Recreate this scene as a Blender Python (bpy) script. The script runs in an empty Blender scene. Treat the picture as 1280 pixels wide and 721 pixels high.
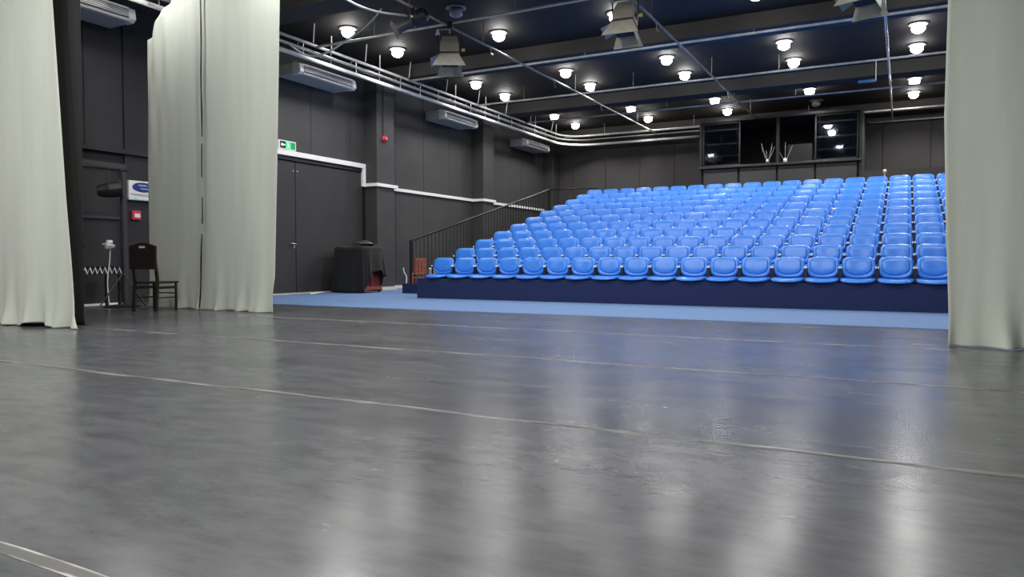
import bpy, bmesh, math, random
from mathutils import Vector, Matrix
random.seed(7)
R = math.radians
PI = math.pi
scn = bpy.context.scene
COL = scn.collection

# ------------------------------------------------------------------ camera, world, exposure
cd = bpy.data.cameras.new('camera')
cam = bpy.data.objects.new('camera', cd); COL.objects.link(cam)
cd.sensor_width = 36.0
cd.lens = 36.0 * 922.0 / 1280.0
cd.clip_end = 200
cam.location = (0, 0, 0.75)
cam.rotation_euler = (R(90 - 2.174), 0, R(27.87))
scn.camera = cam
w = bpy.data.worlds.new('world'); scn.world = w
w.use_nodes = True
w.node_tree.nodes['Background'].inputs[0].default_value = (0.5, 0.52, 0.56, 1)
w.node_tree.nodes['Background'].inputs[1].default_value = 0.02
vs = scn.view_settings
vs.view_transform = 'Standard'; vs.look = 'None'; vs.gamma = 1.0; vs.use_curve_mapping = False
vs.exposure = 0.0
LAMP_POWER = 145.0          # each downlight of the hall
STAGE_POWER = 205.0         # each downlight over the stage
WING_POWER = 112.0           # each downlight close to the joined curtains
LAMP_COLOR = (1.0, 0.975, 0.94)

# ------------------------------------------------------------------ materials
def mat(name, color, rough=0.6, metal=0.0, noise=0.0, nscale=6.0, bump=0.0, bscale=60.0, spec=None, sheen=0.0, emit=None, estr=0.0, coat=0.0):
    m = bpy.data.materials.new(name); m.use_nodes = True
    nt = m.node_tree; b = nt.nodes['Principled BSDF']
    b.inputs['Base Color'].default_value = (*color, 1)
    b.inputs['Roughness'].default_value = rough
    b.inputs['Metallic'].default_value = metal
    if spec is not None: b.inputs['Specular IOR Level'].default_value = spec
    if sheen: b.inputs['Sheen Weight'].default_value = sheen
    if coat: b.inputs['Coat Weight'].default_value = coat
    if emit:
        b.inputs['Emission Color'].default_value = (*emit, 1); b.inputs['Emission Strength'].default_value = estr
    tc = nt.nodes.new('ShaderNodeTexCoord')
    if noise:
        n = nt.nodes.new('ShaderNodeTexNoise'); n.inputs['Scale'].default_value = nscale; n.inputs['Detail'].default_value = 5
        nt.links.new(tc.outputs['Object'], n.inputs['Vector'])
        rp = nt.nodes.new('ShaderNodeValToRGB')
        rp.color_ramp.elements[0].position = 0.3; rp.color_ramp.elements[1].position = 0.72
        rp.color_ramp.elements[0].color = (*[c * (1 - noise) for c in color], 1)
        rp.color_ramp.elements[1].color = (*[min(1, c * (1 + noise)) for c in color], 1)
        nt.links.new(n.outputs['Fac'], rp.inputs['Fac']); nt.links.new(rp.outputs['Color'], b.inputs['Base Color'])
    if bump:
        n2 = nt.nodes.new('ShaderNodeTexNoise'); n2.inputs['Scale'].default_value = bscale; n2.inputs['Detail'].default_value = 3
        nt.links.new(tc.outputs['Object'], n2.inputs['Vector'])
        bp = nt.nodes.new('ShaderNodeBump'); bp.inputs['Strength'].default_value = bump; bp.inputs['Distance'].default_value = 0.01
        nt.links.new(n2.outputs['Fac'], bp.inputs['Height']); nt.links.new(bp.outputs['Normal'], b.inputs['Normal'])
    return m

M = {}
M['wall'] = mat('wall_black_paint', (0.042, 0.042, 0.044), 0.62, noise=0.18, nscale=1.3, bump=0.15, bscale=90)
M['wall_back'] = mat('wall_back_paint', (0.048, 0.044, 0.046), 0.7, noise=0.15, nscale=1.1, bump=0.15, bscale=80)
M['wall_base'] = mat('wall_substrate', (0.012, 0.012, 0.013), 0.9)
M['column'] = mat('column_paint', (0.046, 0.046, 0.048), 0.55, noise=0.12, nscale=2, bump=0.1)
M['ceiling'] = mat('ceiling_paint', (0.017, 0.0125, 0.008), 0.75, noise=0.15, nscale=0.8)
M['beam'] = mat('beam_paint', (0.055, 0.05, 0.045), 0.7, noise=0.1, nscale=1.5)
M['door'] = mat('door_paint', (0.032, 0.031, 0.033), 0.55, noise=0.12, nscale=2, bump=0.08)
M['wingshade'] = mat('shaded_black_paint', (0.016, 0.0155, 0.018), 0.75, noise=0.15, nscale=2)  # wall and door paint darkened to put the wing's shade into the colour
M['black'] = mat('black_metal', (0.012, 0.012, 0.013), 0.42)
M['blackcloth'] = mat('black_cloth', (0.010, 0.010, 0.0115), 0.92, sheen=0.06, bump=0.3, bscale=200)
M['darkgrey'] = mat('dark_grey_metal', (0.05, 0.05, 0.052), 0.4, 0.3)
M['rail'] = mat('railing_metal', (0.035, 0.034, 0.035), 0.4, 0.5)
M['pipe'] = mat('grid_pipe', (0.72, 0.70, 0.66), 0.35, 0.1, noise=0.25, nscale=5)
M['pipedark'] = mat('grid_pipe_dark', (0.30, 0.29, 0.27), 0.38, 0.2, noise=0.3, nscale=6)
M['white'] = mat('white_plastic', (0.80, 0.80, 0.78), 0.45)
M['trunk'] = mat('white_trunking', (0.86, 0.86, 0.84), 0.4)
M['whitepipe'] = mat('white_painted_pipe', (0.78, 0.78, 0.76), 0.35, noise=0.12, nscale=4)
M['ac'] = mat('ac_casing', (0.52, 0.51, 0.47), 0.5)
M['acdark'] = mat('ac_grille_dark', (0.09, 0.09, 0.085), 0.6)
M['seat'] = mat('seat_plastic', (0.045, 0.225, 0.74), 0.3, noise=0.06, nscale=12)
M['navy'] = mat('riser_carpet', (0.010, 0.020, 0.085), 0.95, noise=0.25, nscale=40, bump=0.5, bscale=260)
M['tread'] = mat('tier_top', (0.05, 0.06, 0.10), 0.9, noise=0.2, nscale=30)
M['steel'] = mat('bracket_steel', (0.55, 0.55, 0.56), 0.35, 0.8)
M['fixture'] = mat('fixture_grey', (0.40, 0.385, 0.33), 0.5, 0.2, noise=0.12, nscale=9)
M['fixdark'] = mat('fixture_interior', (0.02, 0.02, 0.02), 0.6)
M['lensglass'] = mat('lens_glass', (0.10, 0.11, 0.12), 0.12, coat=0.5)
M['yellow'] = mat('yellow_knob', (0.75, 0.62, 0.08), 0.5)
M['red'] = mat('red_plastic', (0.62, 0.03, 0.05), 0.35)
M['redbox'] = mat('call_point_red', (0.55, 0.03, 0.08), 0.4)
M['green'] = mat('exit_green', (0.01, 0.45, 0.12), 0.4, emit=(0.02, 0.75, 0.2), estr=0.6)
M['greendark'] = mat('exit_green_dark', (0.01, 0.22, 0.08), 0.4, emit=(0.01, 0.35, 0.1), estr=0.35)
M['exitwhite'] = mat('exit_white', (0.7, 0.9, 0.75), 0.4, emit=(0.6, 1.0, 0.7), estr=0.7)
M['emblem'] = mat('emblem_blue', (0.02, 0.035, 0.22), 0.35)
M['emblemtext'] = mat('emblem_text', (0.35, 0.42, 0.60), 0.5)
M['wood'] = mat('red_brown_wood', (0.30, 0.075, 0.04), 0.45, noise=0.3, nscale=14)
M['maroon'] = mat('maroon_panel', (0.12, 0.014, 0.018), 0.5)
M['chairwood'] = mat('dark_chair_wood', (0.018, 0.012, 0.011), 0.35, noise=0.2, nscale=10)
M['cardboard'] = mat('cardboard', (0.50, 0.38, 0.24), 0.8)
M['beige'] = mat('beige_board', (0.62, 0.58, 0.48), 0.6, noise=0.1)
M['cable'] = mat('cable_white', (0.78, 0.78, 0.76), 0.5)
M['gold'] = mat('gold_metal', (0.65, 0.48, 0.12), 0.35, 0.6)
M['bluebar'] = mat('blue_bar', (0.06, 0.14, 0.36), 0.4)
M['lens'] = mat('lamp_lens', (0.9, 0.9, 0.88), 0.4, emit=(1.0, 0.97, 0.93), estr=38.0)
M['lensoff'] = mat('lamp_lens_off', (0.30, 0.30, 0.31), 0.35)
M['housing'] = mat('lamp_housing', (0.25, 0.25, 0.26), 0.4, 0.3)

def mat_glass():
    m = bpy.data.materials.new('booth_glass'); m.use_nodes = True
    nt = m.node_tree; nt.nodes.remove(nt.nodes['Principled BSDF'])
    out = nt.nodes['Material Output']
    tr = nt.nodes.new('ShaderNodeBsdfTransparent'); tr.inputs[0].default_value = (0.55, 0.6, 0.66, 1)
    gl = nt.nodes.new('ShaderNodeBsdfGlossy'); gl.inputs['Roughness'].default_value = 0.04
    gl.inputs['Color'].default_value = (0.85, 0.92, 1, 1)
    fr = nt.nodes.new('ShaderNodeFresnel'); fr.inputs[0].default_value = 1.9
    mx = nt.nodes.new('ShaderNodeMixShader')
    nt.links.new(fr.outputs[0], mx.inputs[0]); nt.links.new(tr.outputs[0], mx.inputs[1]); nt.links.new(gl.outputs[0], mx.inputs[2])
    nt.links.new(mx.outputs[0], out.inputs[0])
    return m
M['glass'] = mat_glass()

def mat_curtain(name, color):
    m = mat(name, color, 0.9, sheen=0.25)
    nt = m.node_tree; b = nt.nodes['Principled BSDF']
    tc = nt.nodes.new('ShaderNodeTexCoord')
    mp = nt.nodes.new('ShaderNodeMapping'); mp.inputs['Scale'].default_value = (3.0, 3.0, 0.25)
    n = nt.nodes.new('ShaderNodeTexNoise'); n.inputs['Scale'].default_value = 2.2; n.inputs['Detail'].default_value = 5
    rp = nt.nodes.new('ShaderNodeValToRGB')
    rp.color_ramp.elements[0].position = 0.25; rp.color_ramp.elements[1].position = 0.75
    rp.color_ramp.elements[0].color = (*[c * 0.90 for c in color], 1); rp.color_ramp.elements[1].color = (*[c * 1.06 for c in color], 1)
    nt.links.new(tc.outputs['Object'], mp.inputs[0]); nt.links.new(mp.outputs[0], n.inputs['Vector'])
    nt.links.new(n.outputs['Fac'], rp.inputs['Fac']); nt.links.new(rp.outputs['Color'], b.inputs['Base Color'])
    n2 = nt.nodes.new('ShaderNodeTexNoise'); n2.inputs['Scale'].default_value = 14; n2.inputs['Detail'].default_value = 6
    mp2 = nt.nodes.new('ShaderNodeMapping'); mp2.inputs['Scale'].default_value = (1.0, 1.0, 0.35)
    nt.links.new(tc.outputs['Object'], mp2.inputs[0]); nt.links.new(mp2.outputs[0], n2.inputs['Vector'])
    bp = nt.nodes.new('ShaderNodeBump'); bp.inputs['Strength'].default_value = 0.25; bp.inputs['Distance'].default_value = 0.02
    nt.links.new(n2.outputs['Fac'], bp.inputs['Height']); nt.links.new(bp.outputs['Normal'], b.inputs['Normal'])
    tl_ = nt.nodes.new('ShaderNodeBsdfTranslucent'); tl_.inputs[0].default_value = (*[min(1, c * 1.15) for c in color], 1)
    mx = nt.nodes.new('ShaderNodeMixShader'); mx.inputs[0].default_value = 0.30      # thin cotton lets light through
    nt.links.new(b.outputs[0], mx.inputs[1]); nt.links.new(tl_.outputs[0], mx.inputs[2])
    nt.links.new(mx.outputs[0], nt.nodes['Material Output'].inputs[0])
    return m
M['curtain'] = mat_curtain('grey_green_curtain', (0.60, 0.635, 0.575))

def mat_floor():
    m = bpy.data.materials.new('dance_vinyl'); m.use_nodes = True
    nt = m.node_tree; b = nt.nodes['Principled BSDF']; L = nt.links
    tc = nt.nodes.new('ShaderNodeTexCoord')
    def noise(scale, detail, sc=(1, 1, 1), rough=0.55, loc=(0, 0, 0)):
        mp = nt.nodes.new('ShaderNodeMapping'); mp.inputs['Scale'].default_value = sc; mp.inputs['Location'].default_value = loc
        n = nt.nodes.new('ShaderNodeTexNoise'); n.inputs['Scale'].default_value = scale; n.inputs['Detail'].default_value = detail
        n.inputs['Roughness'].default_value = rough
        L.new(tc.outputs['Object'], mp.inputs[0]); L.new(mp.outputs[0], n.inputs['Vector'])
        return n
    def ramp(n, p0, c0, p1, c1):
        r = nt.nodes.new('ShaderNodeValToRGB'); e = r.color_ramp.elements
        e[0].position = p0; e[0].color = (*c0, 1); e[1].position = p1; e[1].color = (*c1, 1)
        L.new(n.outputs[0], r.inputs['Fac']); return r
    def math_(op, a, bb):
        q = nt.nodes.new('ShaderNodeMath'); q.operation = op
        for i, s in enumerate((a, bb)):
            if isinstance(s, (int, float)): q.inputs[i].default_value = s
            else: L.new(s, q.inputs[i])
        return q
    b0 = ramp(noise(0.9, 8, (1, 1.6, 1)), 0.3, (0.062, 0.066, 0.073), 0.72, (0.104, 0.108, 0.114))
    b1 = ramp(noise(5.0, 7, (0.9, 2.1, 1), 0.66, (2, 7, 0)), 0.32, (0.62, 0.62, 0.66), 0.58, (1.04, 1.04, 1.04))
    base = nt.nodes.new('ShaderNodeMixRGB'); base.blend_type = 'MULTIPLY'; base.inputs[0].default_value = 1.0
    L.new(b0.outputs[0], base.inputs[1]); L.new(b1.outputs[0], base.inputs[2])
    # scuffs: thin contour lines of a noise, masked to patches
    sc1 = noise(1.7, 2, (1, 1, 1), loc=(3, 1, 0))
    d = math_('ABSOLUTE', math_('SUBTRACT', sc1.outputs[0], 0.5).outputs[0], 0)
    line = math_('LESS_THAN', d.outputs[0], 0.0007)
    msk = ramp(noise(2.6, 3, loc=(9, 4, 0)), 0.56, (0, 0, 0), 0.66, (1, 1, 1))
    fine = ramp(noise(60, 4), 0.45, (0, 0, 0), 0.6, (1, 1, 1))
    s1 = math_('MULTIPLY', line.outputs[0], msk.outputs[0]); s2 = math_('MULTIPLY', s1.outputs[0], fine.outputs[0])
    s3 = math_('MULTIPLY', s2.outputs[0], 0.4)
    mx = nt.nodes.new('ShaderNodeMixRGB'); L.new(s3.outputs[0], mx.inputs[0]); L.new(base.outputs[0], mx.inputs[1]); mx.inputs[2].default_value = (0.36, 0.36, 0.35, 1)
    # dust specks
    vo = nt.nodes.new('ShaderNodeTexVoronoi'); vo.inputs['Scale'].default_value = 3.0
    L.new(tc.outputs['Object'], vo.inputs['Vector'])
    sp = math_('LESS_THAN', vo.outputs['Distance'], 0.022)
    mx2 = nt.nodes.new('ShaderNodeMixRGB'); L.new(math_('MULTIPLY', sp.outputs[0], 0.45).outputs[0], mx2.inputs[0]); L.new(mx.outputs[0], mx2.inputs[1]); mx2.inputs[2].default_value = (0.4, 0.4, 0.4, 1)
    L.new(mx2.outputs[0], b.inputs['Base Color'])
    rr = ramp(noise(2.2, 6, (0.6, 2.0, 1), 0.6, (5, 2, 0)), 0.25, (0.19,) * 3, 0.75, (0.29,) * 3)
    L.new(rr.outputs[0], b.inputs['Roughness'])
    b.inputs['Specular IOR Level'].default_value = 0.28
    n2 = noise(16.0, 3, (0.5, 1.4, 1), 0.5)
    bp = nt.nodes.new('ShaderNodeBump'); bp.inputs['Strength'].default_value = 0.06; bp.inputs['Distance'].default_value = 0.010
    L.new(n2.outputs[0], bp.inputs['Height'])
    n3 = noise(120.0, 2)
    bp2 = nt.nodes.new('ShaderNodeBump'); bp2.inputs['Strength'].default_value = 0.10; bp2.inputs['Distance'].default_value = 0.002
    L.new(n3.outputs[0], bp2.inputs['Height']); L.new(bp.outputs[0], bp2.inputs['Normal'])
    L.new(bp2.outputs[0], b.inputs['Normal'])
    return m
M['floor'] = mat_floor()

def mat_tape():
    m = bpy.data.materials.new('worn_tape'); m.use_nodes = True
    nt = m.node_tree; b = nt.nodes['Principled BSDF']; L = nt.links
    tc = nt.nodes.new('ShaderNodeTexCoord'); sx = nt.nodes.new('ShaderNodeSeparateXYZ')
    L.new(tc.outputs['Generated'], sx.inputs[0])
    a = nt.nodes.new('ShaderNodeMath'); a.operation = 'SUBTRACT'; L.new(sx.outputs['Y'], a.inputs[0]); a.inputs[1].default_value = 0.5
    ab = nt.nodes.new('ShaderNodeMath'); ab.operation = 'ABSOLUTE'; L.new(a.outputs[0], ab.inputs[0])
    n = nt.nodes.new('ShaderNodeTexNoise'); n.inputs['Scale'].default_value = 5; n.inputs['Detail'].default_value = 8
    L.new(tc.outputs['Object'], n.inputs['Vector'])
    ad = nt.nodes.new('ShaderNodeMath'); ad.operation = 'MULTIPLY_ADD'; L.new(n.outputs[0], ad.inputs[0]); ad.inputs[1].default_value = 0.55; L.new(ab.outputs[0], ad.inputs[2])
    rp = nt.nodes.new('ShaderNodeValToRGB'); e = rp.color_ramp.elements
    e[0].position = 0.55; e[0].color = (0.075, 0.075, 0.073, 1); e[1].position = 0.72; e[1].color = (0.48, 0.47, 0.44, 1)
    L.new(ad.outputs[0], rp.inputs['Fac']); L.new(rp.outputs[0], b.inputs['Base Color'])
    b.inputs['Roughness'].default_value = 0.45
    return m
M['tape'] = mat_tape()
M['carpet'] = mat('blue_carpet', (0.125, 0.225, 0.44), 0.95, noise=0.14, nscale=35, bump=0.6, bscale=300)

# ------------------------------------------------------------------ geometry helpers
def obj(name, bm, m, parent=None, loc=None, rot=None, smooth=False, bevel=0.0, solid=0.0):
    me = bpy.data.meshes.new(name)
    bmesh.ops.recalc_face_normals(bm, faces=bm.faces)
    bm.to_mesh(me); bm.free()
    if isinstance(m, str): m = M[m]
    me.materials.append(m)
    if smooth:
        for p in me.polygons: p.use_smooth = True
    o = bpy.data.objects.new(name, me); COL.objects.link(o)
    if loc is not None: o.location = loc
    if rot is not None: o.rotation_euler = rot
    if parent is not None: o.parent = parent
    if solid:
        s = o.modifiers.new('solid', 'SOLIDIFY'); s.thickness = solid; s.offset = 0
    if bevel:
        bv = o.modifiers.new('bevel', 'BEVEL'); bv.width = bevel; bv.segments = 2; bv.limit_method = 'ANGLE'
    return o
def tag(o, label, cat, group=None):
    o['label'] = label; o['category'] = cat
    if group: o['group'] = group
    return o
def thing(name, label, cat, loc=(0, 0, 0), rot=(0, 0, 0), group=None):
    o = bpy.data.objects.new(name, None); COL.objects.link(o)
    o.empty_display_size = 0.1
    o.location = loc; o.rotation_euler = rot
    return tag(o, label, cat, group)
def struct(name, bm, m, label=None, **k):
    o = obj(name, bm, m, **k); o['kind'] = 'structure'
    if label: o['label'] = label
    return o
def copy_tree(o, parent=None):
    c = o.copy(); COL.objects.link(c); c.parent = parent
    for ch in o.children: copy_tree(ch, c)
    return c
def B(): return bmesh.new()
def box(bm, x0, x1, y0, y1, z0, z1):
    v = [bm.verts.new((x, y, z)) for x in (x0, x1) for y in (y0, y1) for z in (z0, z1)]
    for f in ((0, 1, 3, 2), (4, 6, 7, 5), (0, 4, 5, 1), (2, 3, 7, 6), (0, 2, 6, 4), (1, 5, 7, 3)):
        bm.faces.new([v[i] for i in f])
    return bm
def bx(*a): return box(B(), *a)
def tube(bm, pts, r, n=8, cap=True):
    pts = [Vector(p) for p in pts]; rings = []
    for i, p in enumerate(pts):
        d = (pts[min(i + 1, len(pts) - 1)] - pts[max(i - 1, 0)]).normalized()
        ref = Vector((0, 0, 1)) if abs(d.z) < 0.95 else Vector((1, 0, 0))
        a = d.cross(ref).normalized(); b = d.cross(a).normalized()
        rr = r[i] if isinstance(r, (list, tuple)) else r
        rings.append([bm.verts.new(p + a * rr * math.cos(2 * PI * k / n) + b * rr * math.sin(2 * PI * k / n)) for k in range(n)])
    for i in range(len(rings) - 1):
        for k in range(n):
            bm.faces.new((rings[i][k], rings[i][(k + 1) % n], rings[i + 1][(k + 1) % n], rings[i + 1][k]))
    if cap:
        bm.faces.new(rings[0][::-1]); bm.faces.new(rings[-1])
    return bm
def tb(pts, r, n=8): return tube(B(), pts, r, n)
def lathe(bm, prof, n=20, axis='z'):
    rings = []
    for r, z in prof:
        if r < 1e-5: rings.append([bm.verts.new((0, 0, z))]); continue
        rings.append([bm.verts.new((r * math.cos(2 * PI * k / n), r * math.sin(2 * PI * k / n), z)) for k in range(n)])
    for i in range(len(rings) - 1):
        a, b = rings[i], rings[i + 1]
        for k in range(n):
            k2 = (k + 1) % n
            if len(a) == 1 and len(b) == 1: continue
            if len(a) == 1: bm.faces.new((a[0], b[k2], b[k]))
            elif len(b) == 1: bm.faces.new((a[k], a[k2], b[0]))
            else: bm.faces.new((a[k], a[k2], b[k2], b[k]))
    return bm
def prism(bm, poly, a0, a1, axis='x'):
    """extrude a polygon; axis x: poly=(y,z); axis y: poly=(x,z)"""
    f = (lambda p, a: (a, p[0], p[1])) if axis == 'x' else ((lambda p, a: (p[0], a, p[1])) if axis == 'y' else (lambda p, a: (p[0], p[1], a)))
    v0 = [bm.verts.new(f(p, a0)) for p in poly]; v1 = [bm.verts.new(f(p, a1)) for p in poly]
    n = len(poly)
    bm.faces.new(v0[::-1]); bm.faces.new(v1)
    for i in range(n): bm.faces.new((v0[i], v0[(i + 1) % n], v1[(i + 1) % n], v1[i]))
    return bm
def plate(bm, a, b, nfun, surf, back, rings=8, n=40):
    """superellipse plate; surf(r,p,q)->3d front point, back(r,p,q)->3d back point, (p,q) in plane"""
    def ring(r, fn):
        out = []
        for k in range(n):
            t = 2 * PI * k / n; c, s = math.cos(t), math.sin(t); e = 2.0 / nfun(s)
            p = a * r * math.copysign(abs(c) ** e, c); q = b * r * math.copysign(abs(s) ** e, s)
            out.append(bm.verts.new(fn(r, p, q)))
        return out
    def skin(fn):
        c = bm.verts.new(fn(0, 0, 0)); prev = None; rs = []
        for i in range(1, rings + 1):
            rs.append(ring(i / rings, fn))
        for k in range(n): bm.faces.new((c, rs[0][k], rs[0][(k + 1) % n]))
        for i in range(len(rs) - 1):
            for k in range(n): bm.faces.new((rs[i][k], rs[i][(k + 1) % n], rs[i + 1][(k + 1) % n], rs[i + 1][k]))
        return rs[-1]
    f = skin(surf); g = skin(back)
    for k in range(n): bm.faces.new((f[k], f[(k + 1) % n], g[(k + 1) % n], g[k]))
    return bm
ORD = ['first', 'second', 'third', 'fourth', 'fifth', 'sixth', 'seventh', 'eighth', 'ninth', 'tenth', 'eleventh', 'twelfth', 'thirteenth',
       'fourteenth', 'fifteenth', 'sixteenth', 'seventeenth', 'eighteenth', 'nineteenth', 'twentieth']

# ------------------------------------------------------------------ the room
XL, XR, YB, YF, ZC = -11.9, 4.3, 25.6, -5.0, 5.5
fl = struct('floor', bx(XL - .2, XR + .2, YF - .2, YB + .2, -0.2, -0.012), 'wall_base', 'dark sub-floor under the vinyl sheets')
strip_y = [YF, -2.95, -0.95, 1.05, 3.06, 5.06, 7.16, 9.22]
for i in range(len(strip_y) - 1):
    obj('vinyl_sheet', bx(XL, XR, strip_y[i] + .0015, strip_y[i + 1] - .0015, -0.012, 0.0), 'floor', fl)
obj('hall_floor', bx(XL, XR, 9.22, YB, -0.012, -0.001), 'wall_base', fl)
tl = ['worn tape line on the vinyl floor, nearest to the blue carpet', 'worn tape line on the vinyl floor, second from the blue carpet',
      'worn tape line on the vinyl floor, third from the blue carpet', 'worn tape line with pale edges on the vinyl floor, fourth from the blue carpet']
for lab, y, wd in zip(tl, (7.16, 5.06, 3.06, 1.055), (0.036, 0.034, 0.034, 0.045)):
    n = 60; bm = B(); va = []
    for i in range(n + 1):
        x = XL + 0.4 + (XR - XL - 0.8) * i / n; dy = 0.004 * math.sin(i * 1.7 + y) + 0.003 * math.sin(i * 0.6)
        ww = wd * (1 + .12 * math.sin(i * 2.3 + y * 3)) / 2
        va.append([bm.verts.new((x, y + dy - ww, z)) for z in (0.0002, 0.0016)] + [bm.verts.new((x, y + dy + ww, z)) for z in (0.0016, 0.0002)])
    for i in range(n):
        for k in range(4): bm.faces.new((va[i][k], va[i][(k + 1) % 4], va[i + 1][(k + 1) % 4], va[i + 1][k]))
    bm.faces.new(va[0]); bm.faces.new(va[-1][::-1])
    tag(obj('floor_tape', bm, 'tape'), lab, 'tape', 'tape lines between the vinyl sheets')
tag(obj('carpet', prism(B(), [(-11.85, 9.225), (XR, 9.225), (XR, 12.045), (-8.51, 12.045), (-8.51, 13.61), (-10.03, 13.61), (-10.03, 21.5), (-11.85, 21.5)], 0.0, 0.008, 'z'), 'carpet'), 'light blue carpet between the vinyl floor and the seating stand', 'carpet')

# left wall with separate panels
wl = struct('wall_left', bx(XL - .3, XL - 0.03, YF - .2, YB + .2, 0, ZC), 'wall_base', 'black panelled side wall with double door')
def wpanel(wall, y0, y1, z0, z1, m='wall'): obj('panel', bx(XL - 0.03, XL, y0 + .006, y1 - .006, z0, z1), m, wall, bevel=0.004)
ys = [-5.0, -3.5, -2.0, -0.5, 1.0, 2.5, 4.0, 5.3, 6.35]
for a, b in zip(ys[:-1], ys[1:]): wpanel(wl, a, b, 0, 5.45)
for a, b in ((6.35, 7.5), (7.5, 8.18)): wpanel(wl, a, b, 2.66, 5.45, 'wingshade')
obj('ledge', bx(XL, XL + 0.06, 5.3, 9.6, 2.58, 2.66), 'black', wl)
obj('panel', bx(XL - 0.03, XL, 8.2, 9.6, 0, 2.58), 'wingshade', wl)
for a, b in ((8.2, 9.6),): wpanel(wl, a, b, 2.66, 5.45, 'wingshade')
ys = [9.6, 10.2, 11.45, 12.75, 14.1, 14.65]
for a, b in zip(ys[:-1], ys[1:]): wpanel(wl, a, b, 3.0, 5.45)
ys = [15.2, 15.9, 17.2, 18.55, 19.8, 20.5, 21.8, 23.2, 24.55, 25.6]
for a, b in zip(ys[:-1], ys[1:]): wpanel(wl, a, b, 0, 5.45)
for i, (y0, y1) in enumerate(((14.62, 15.32), (19.85, 20.5), (25.0, 25.6))):
    struct('column_%d' % (i + 1), bx(XL, -11.5, y0, y1, 0, ZC), 'column', 'black square wall column', bevel=0.01)
# back wall
wb = struct('wall_back', bx(XL - .3, XR + .3, YB + .03, YB + .3, 0, ZC), 'wall_base', 'dark back wall above the seating')
xs = [-11.9, -10.97, -9.67, -8.36, -7.1, -5.8, -4.5, -3.2, -1.9, -0.6, 0.7, 2.0, 3.2, 4.3]
for a, b in zip(xs[:-1], xs[1:]): obj('panel', bx(a + .006, b - .006, YB, YB + .03, 0, 5.45), 'wall_back', wb, bevel=0.004)
struct('wall_right', bx(XR, XR + .3, YF - .2, YB + .3, 0, ZC), 'wall', 'black right side wall')
struct('wall_front', bx(XL - .3, XR + .3, YF - .3, YF, 0, ZC), 'wall', 'black wall behind the stage')
cl = struct('ceiling', bx(XL - .3, XR + .3, YF - .3, YB + .3, ZC, ZC + .2), 'ceiling', 'black painted ceiling')
for y in (-.15, 4.95, 10.15, 15.15, 20.25, 25.3):
    obj('beam', bx(XL, XR, y - .3, y + .3, 5.2, ZC), 'beam', cl)

# double door
d1 = thing('door_1', 'wide black double door under the white trunking', 'door', (XL, 0, 0)); d1['kind'] = 'structure'; del d1['category']
for y0, y1 in ((9.95, 12.24), (12.26, 14.55)):
    lf = obj('door_leaf', bx(-0.03, 0.0, y0, y1, 0.03, 2.92), 'door', d1, bevel=0.004)
obj('door_frame', prism(B(), [(9.6, 0), (9.6, 3.0), (14.65, 3.0), (14.65, 0), (14.57, 0), (14.57, 2.94), (9.93, 2.94), (9.93, 0)], -0.03, 0.03, 'x'), 'black', d1)
hd = obj('door_handle', tb([(0.0, 12.2, 1.12), (0.05, 12.2, 1.12), (0.05, 12.06, 1.12)], 0.011), 'steel', d1)
obj('keyhole_plate', bx(0, 0.008, 12.18, 12.22, 1.02, 1.09), 'steel', d1)
for yy in (12.19, 12.31): obj('bolt', lathe(B(), [(0, .012), (.02, .01), (.022, 0), (0, 0)], 10), 'steel', d1, loc=(0.0, yy, 2.72), rot=(0, PI / 2, 0))
obj('sill_strip', bx(0.0, 0.03, 9.95, 14.55, 0.0, 0.035), 'beige', d1)
# smaller door beside the curtains
d2 = thing('door_2', 'black single door with mid rail and tube frame', 'door', (XL, 0, 0)); d2['kind'] = 'structure'; del d2['category']
obj('door_leaf', bx(-0.03, 0.0, 6.4, 8.12, 0.03, 2.3), 'wingshade', d2, bevel=.004)
obj('door_frame', prism(B(), [(6.35, 0), (6.35, 2.4), (8.19, 2.4), (8.19, 0), (8.12, 0), (8.12, 2.32), (6.42, 2.32), (6.42, 0)], -0.03, 0.05, 'x'), 'darkgrey', d2)
obj('mid_rail', bx(0, 0.03, 6.42, 8.12, 1.45, 1.5), 'darkgrey', d2)
obj('sill_strip', bx(0.0, 0.03, 6.4, 8.12, 0.0, 0.03), 'white', d2)
bb = struct('baseboard_left', bx(XL, XL + .05, 15.34, 16.4, 0, 0.09), 'beige', 'pale beige baseboard beside the stand stair')
bb2 = struct('baseboard_column', bx(-11.5, -11.46, 14.6, 15.34, 0, 0.09), 'beige', 'pale beige baseboard on the wall column')

# ------------------------------------------------------------------ ceiling downlights (grid of pairs per bay)
def downlight(lit):
    t = thing('ceiling_downlight', '', 'downlight')
    obj('housing', lathe(B(), [(0.10, 0), (0.185, 0), (0.19, -.02), (0.17, -.03), (0.145, -.03), (0.12, -.012), (0.10, 0)], 22), 'housing', t, smooth=True)
    obj('lens', lathe(B(), [(0.06, -.012), (0.10, -.045)] + [(0.125 * math.cos(R(a)), -.10 + .095 * math.sin(R(a))) for a in (30, 10, -10, -30, -50, -70)] + [(0, -.195)], 20), 'lens' if lit else 'lensoff', t, smooth=True)
    return t
LX = [-10.1, -7.5, -4.94, -2.35, 0.2, 2.8]
LY = [23.8, 22.05, 18.67, 17.05, 13.6, 11.93, 8.5, 6.83, 3.4, 1.73, -1.7, -3.4]
OFF = {(-2.35, 23.8), (-7.5, 11.93), (-4.94, 11.93), (-2.35, 11.93), (0.2, 11.93), (2.8, 11.93), (-10.1, 3.4), (0.2, 3.4),
       (-10.1, 8.5), (0.2, 1.73), (0.2, -1.7), (0.2, 6.83), (-2.35, 6.83)} | {(2.8, y) for y in LY if y < 9}
pl_on, pl_off = downlight(True), downlight(False)
used = {True: False, False: False}
sl = bpy.data.lights.new('downlight_beam', 'SPOT')
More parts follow.
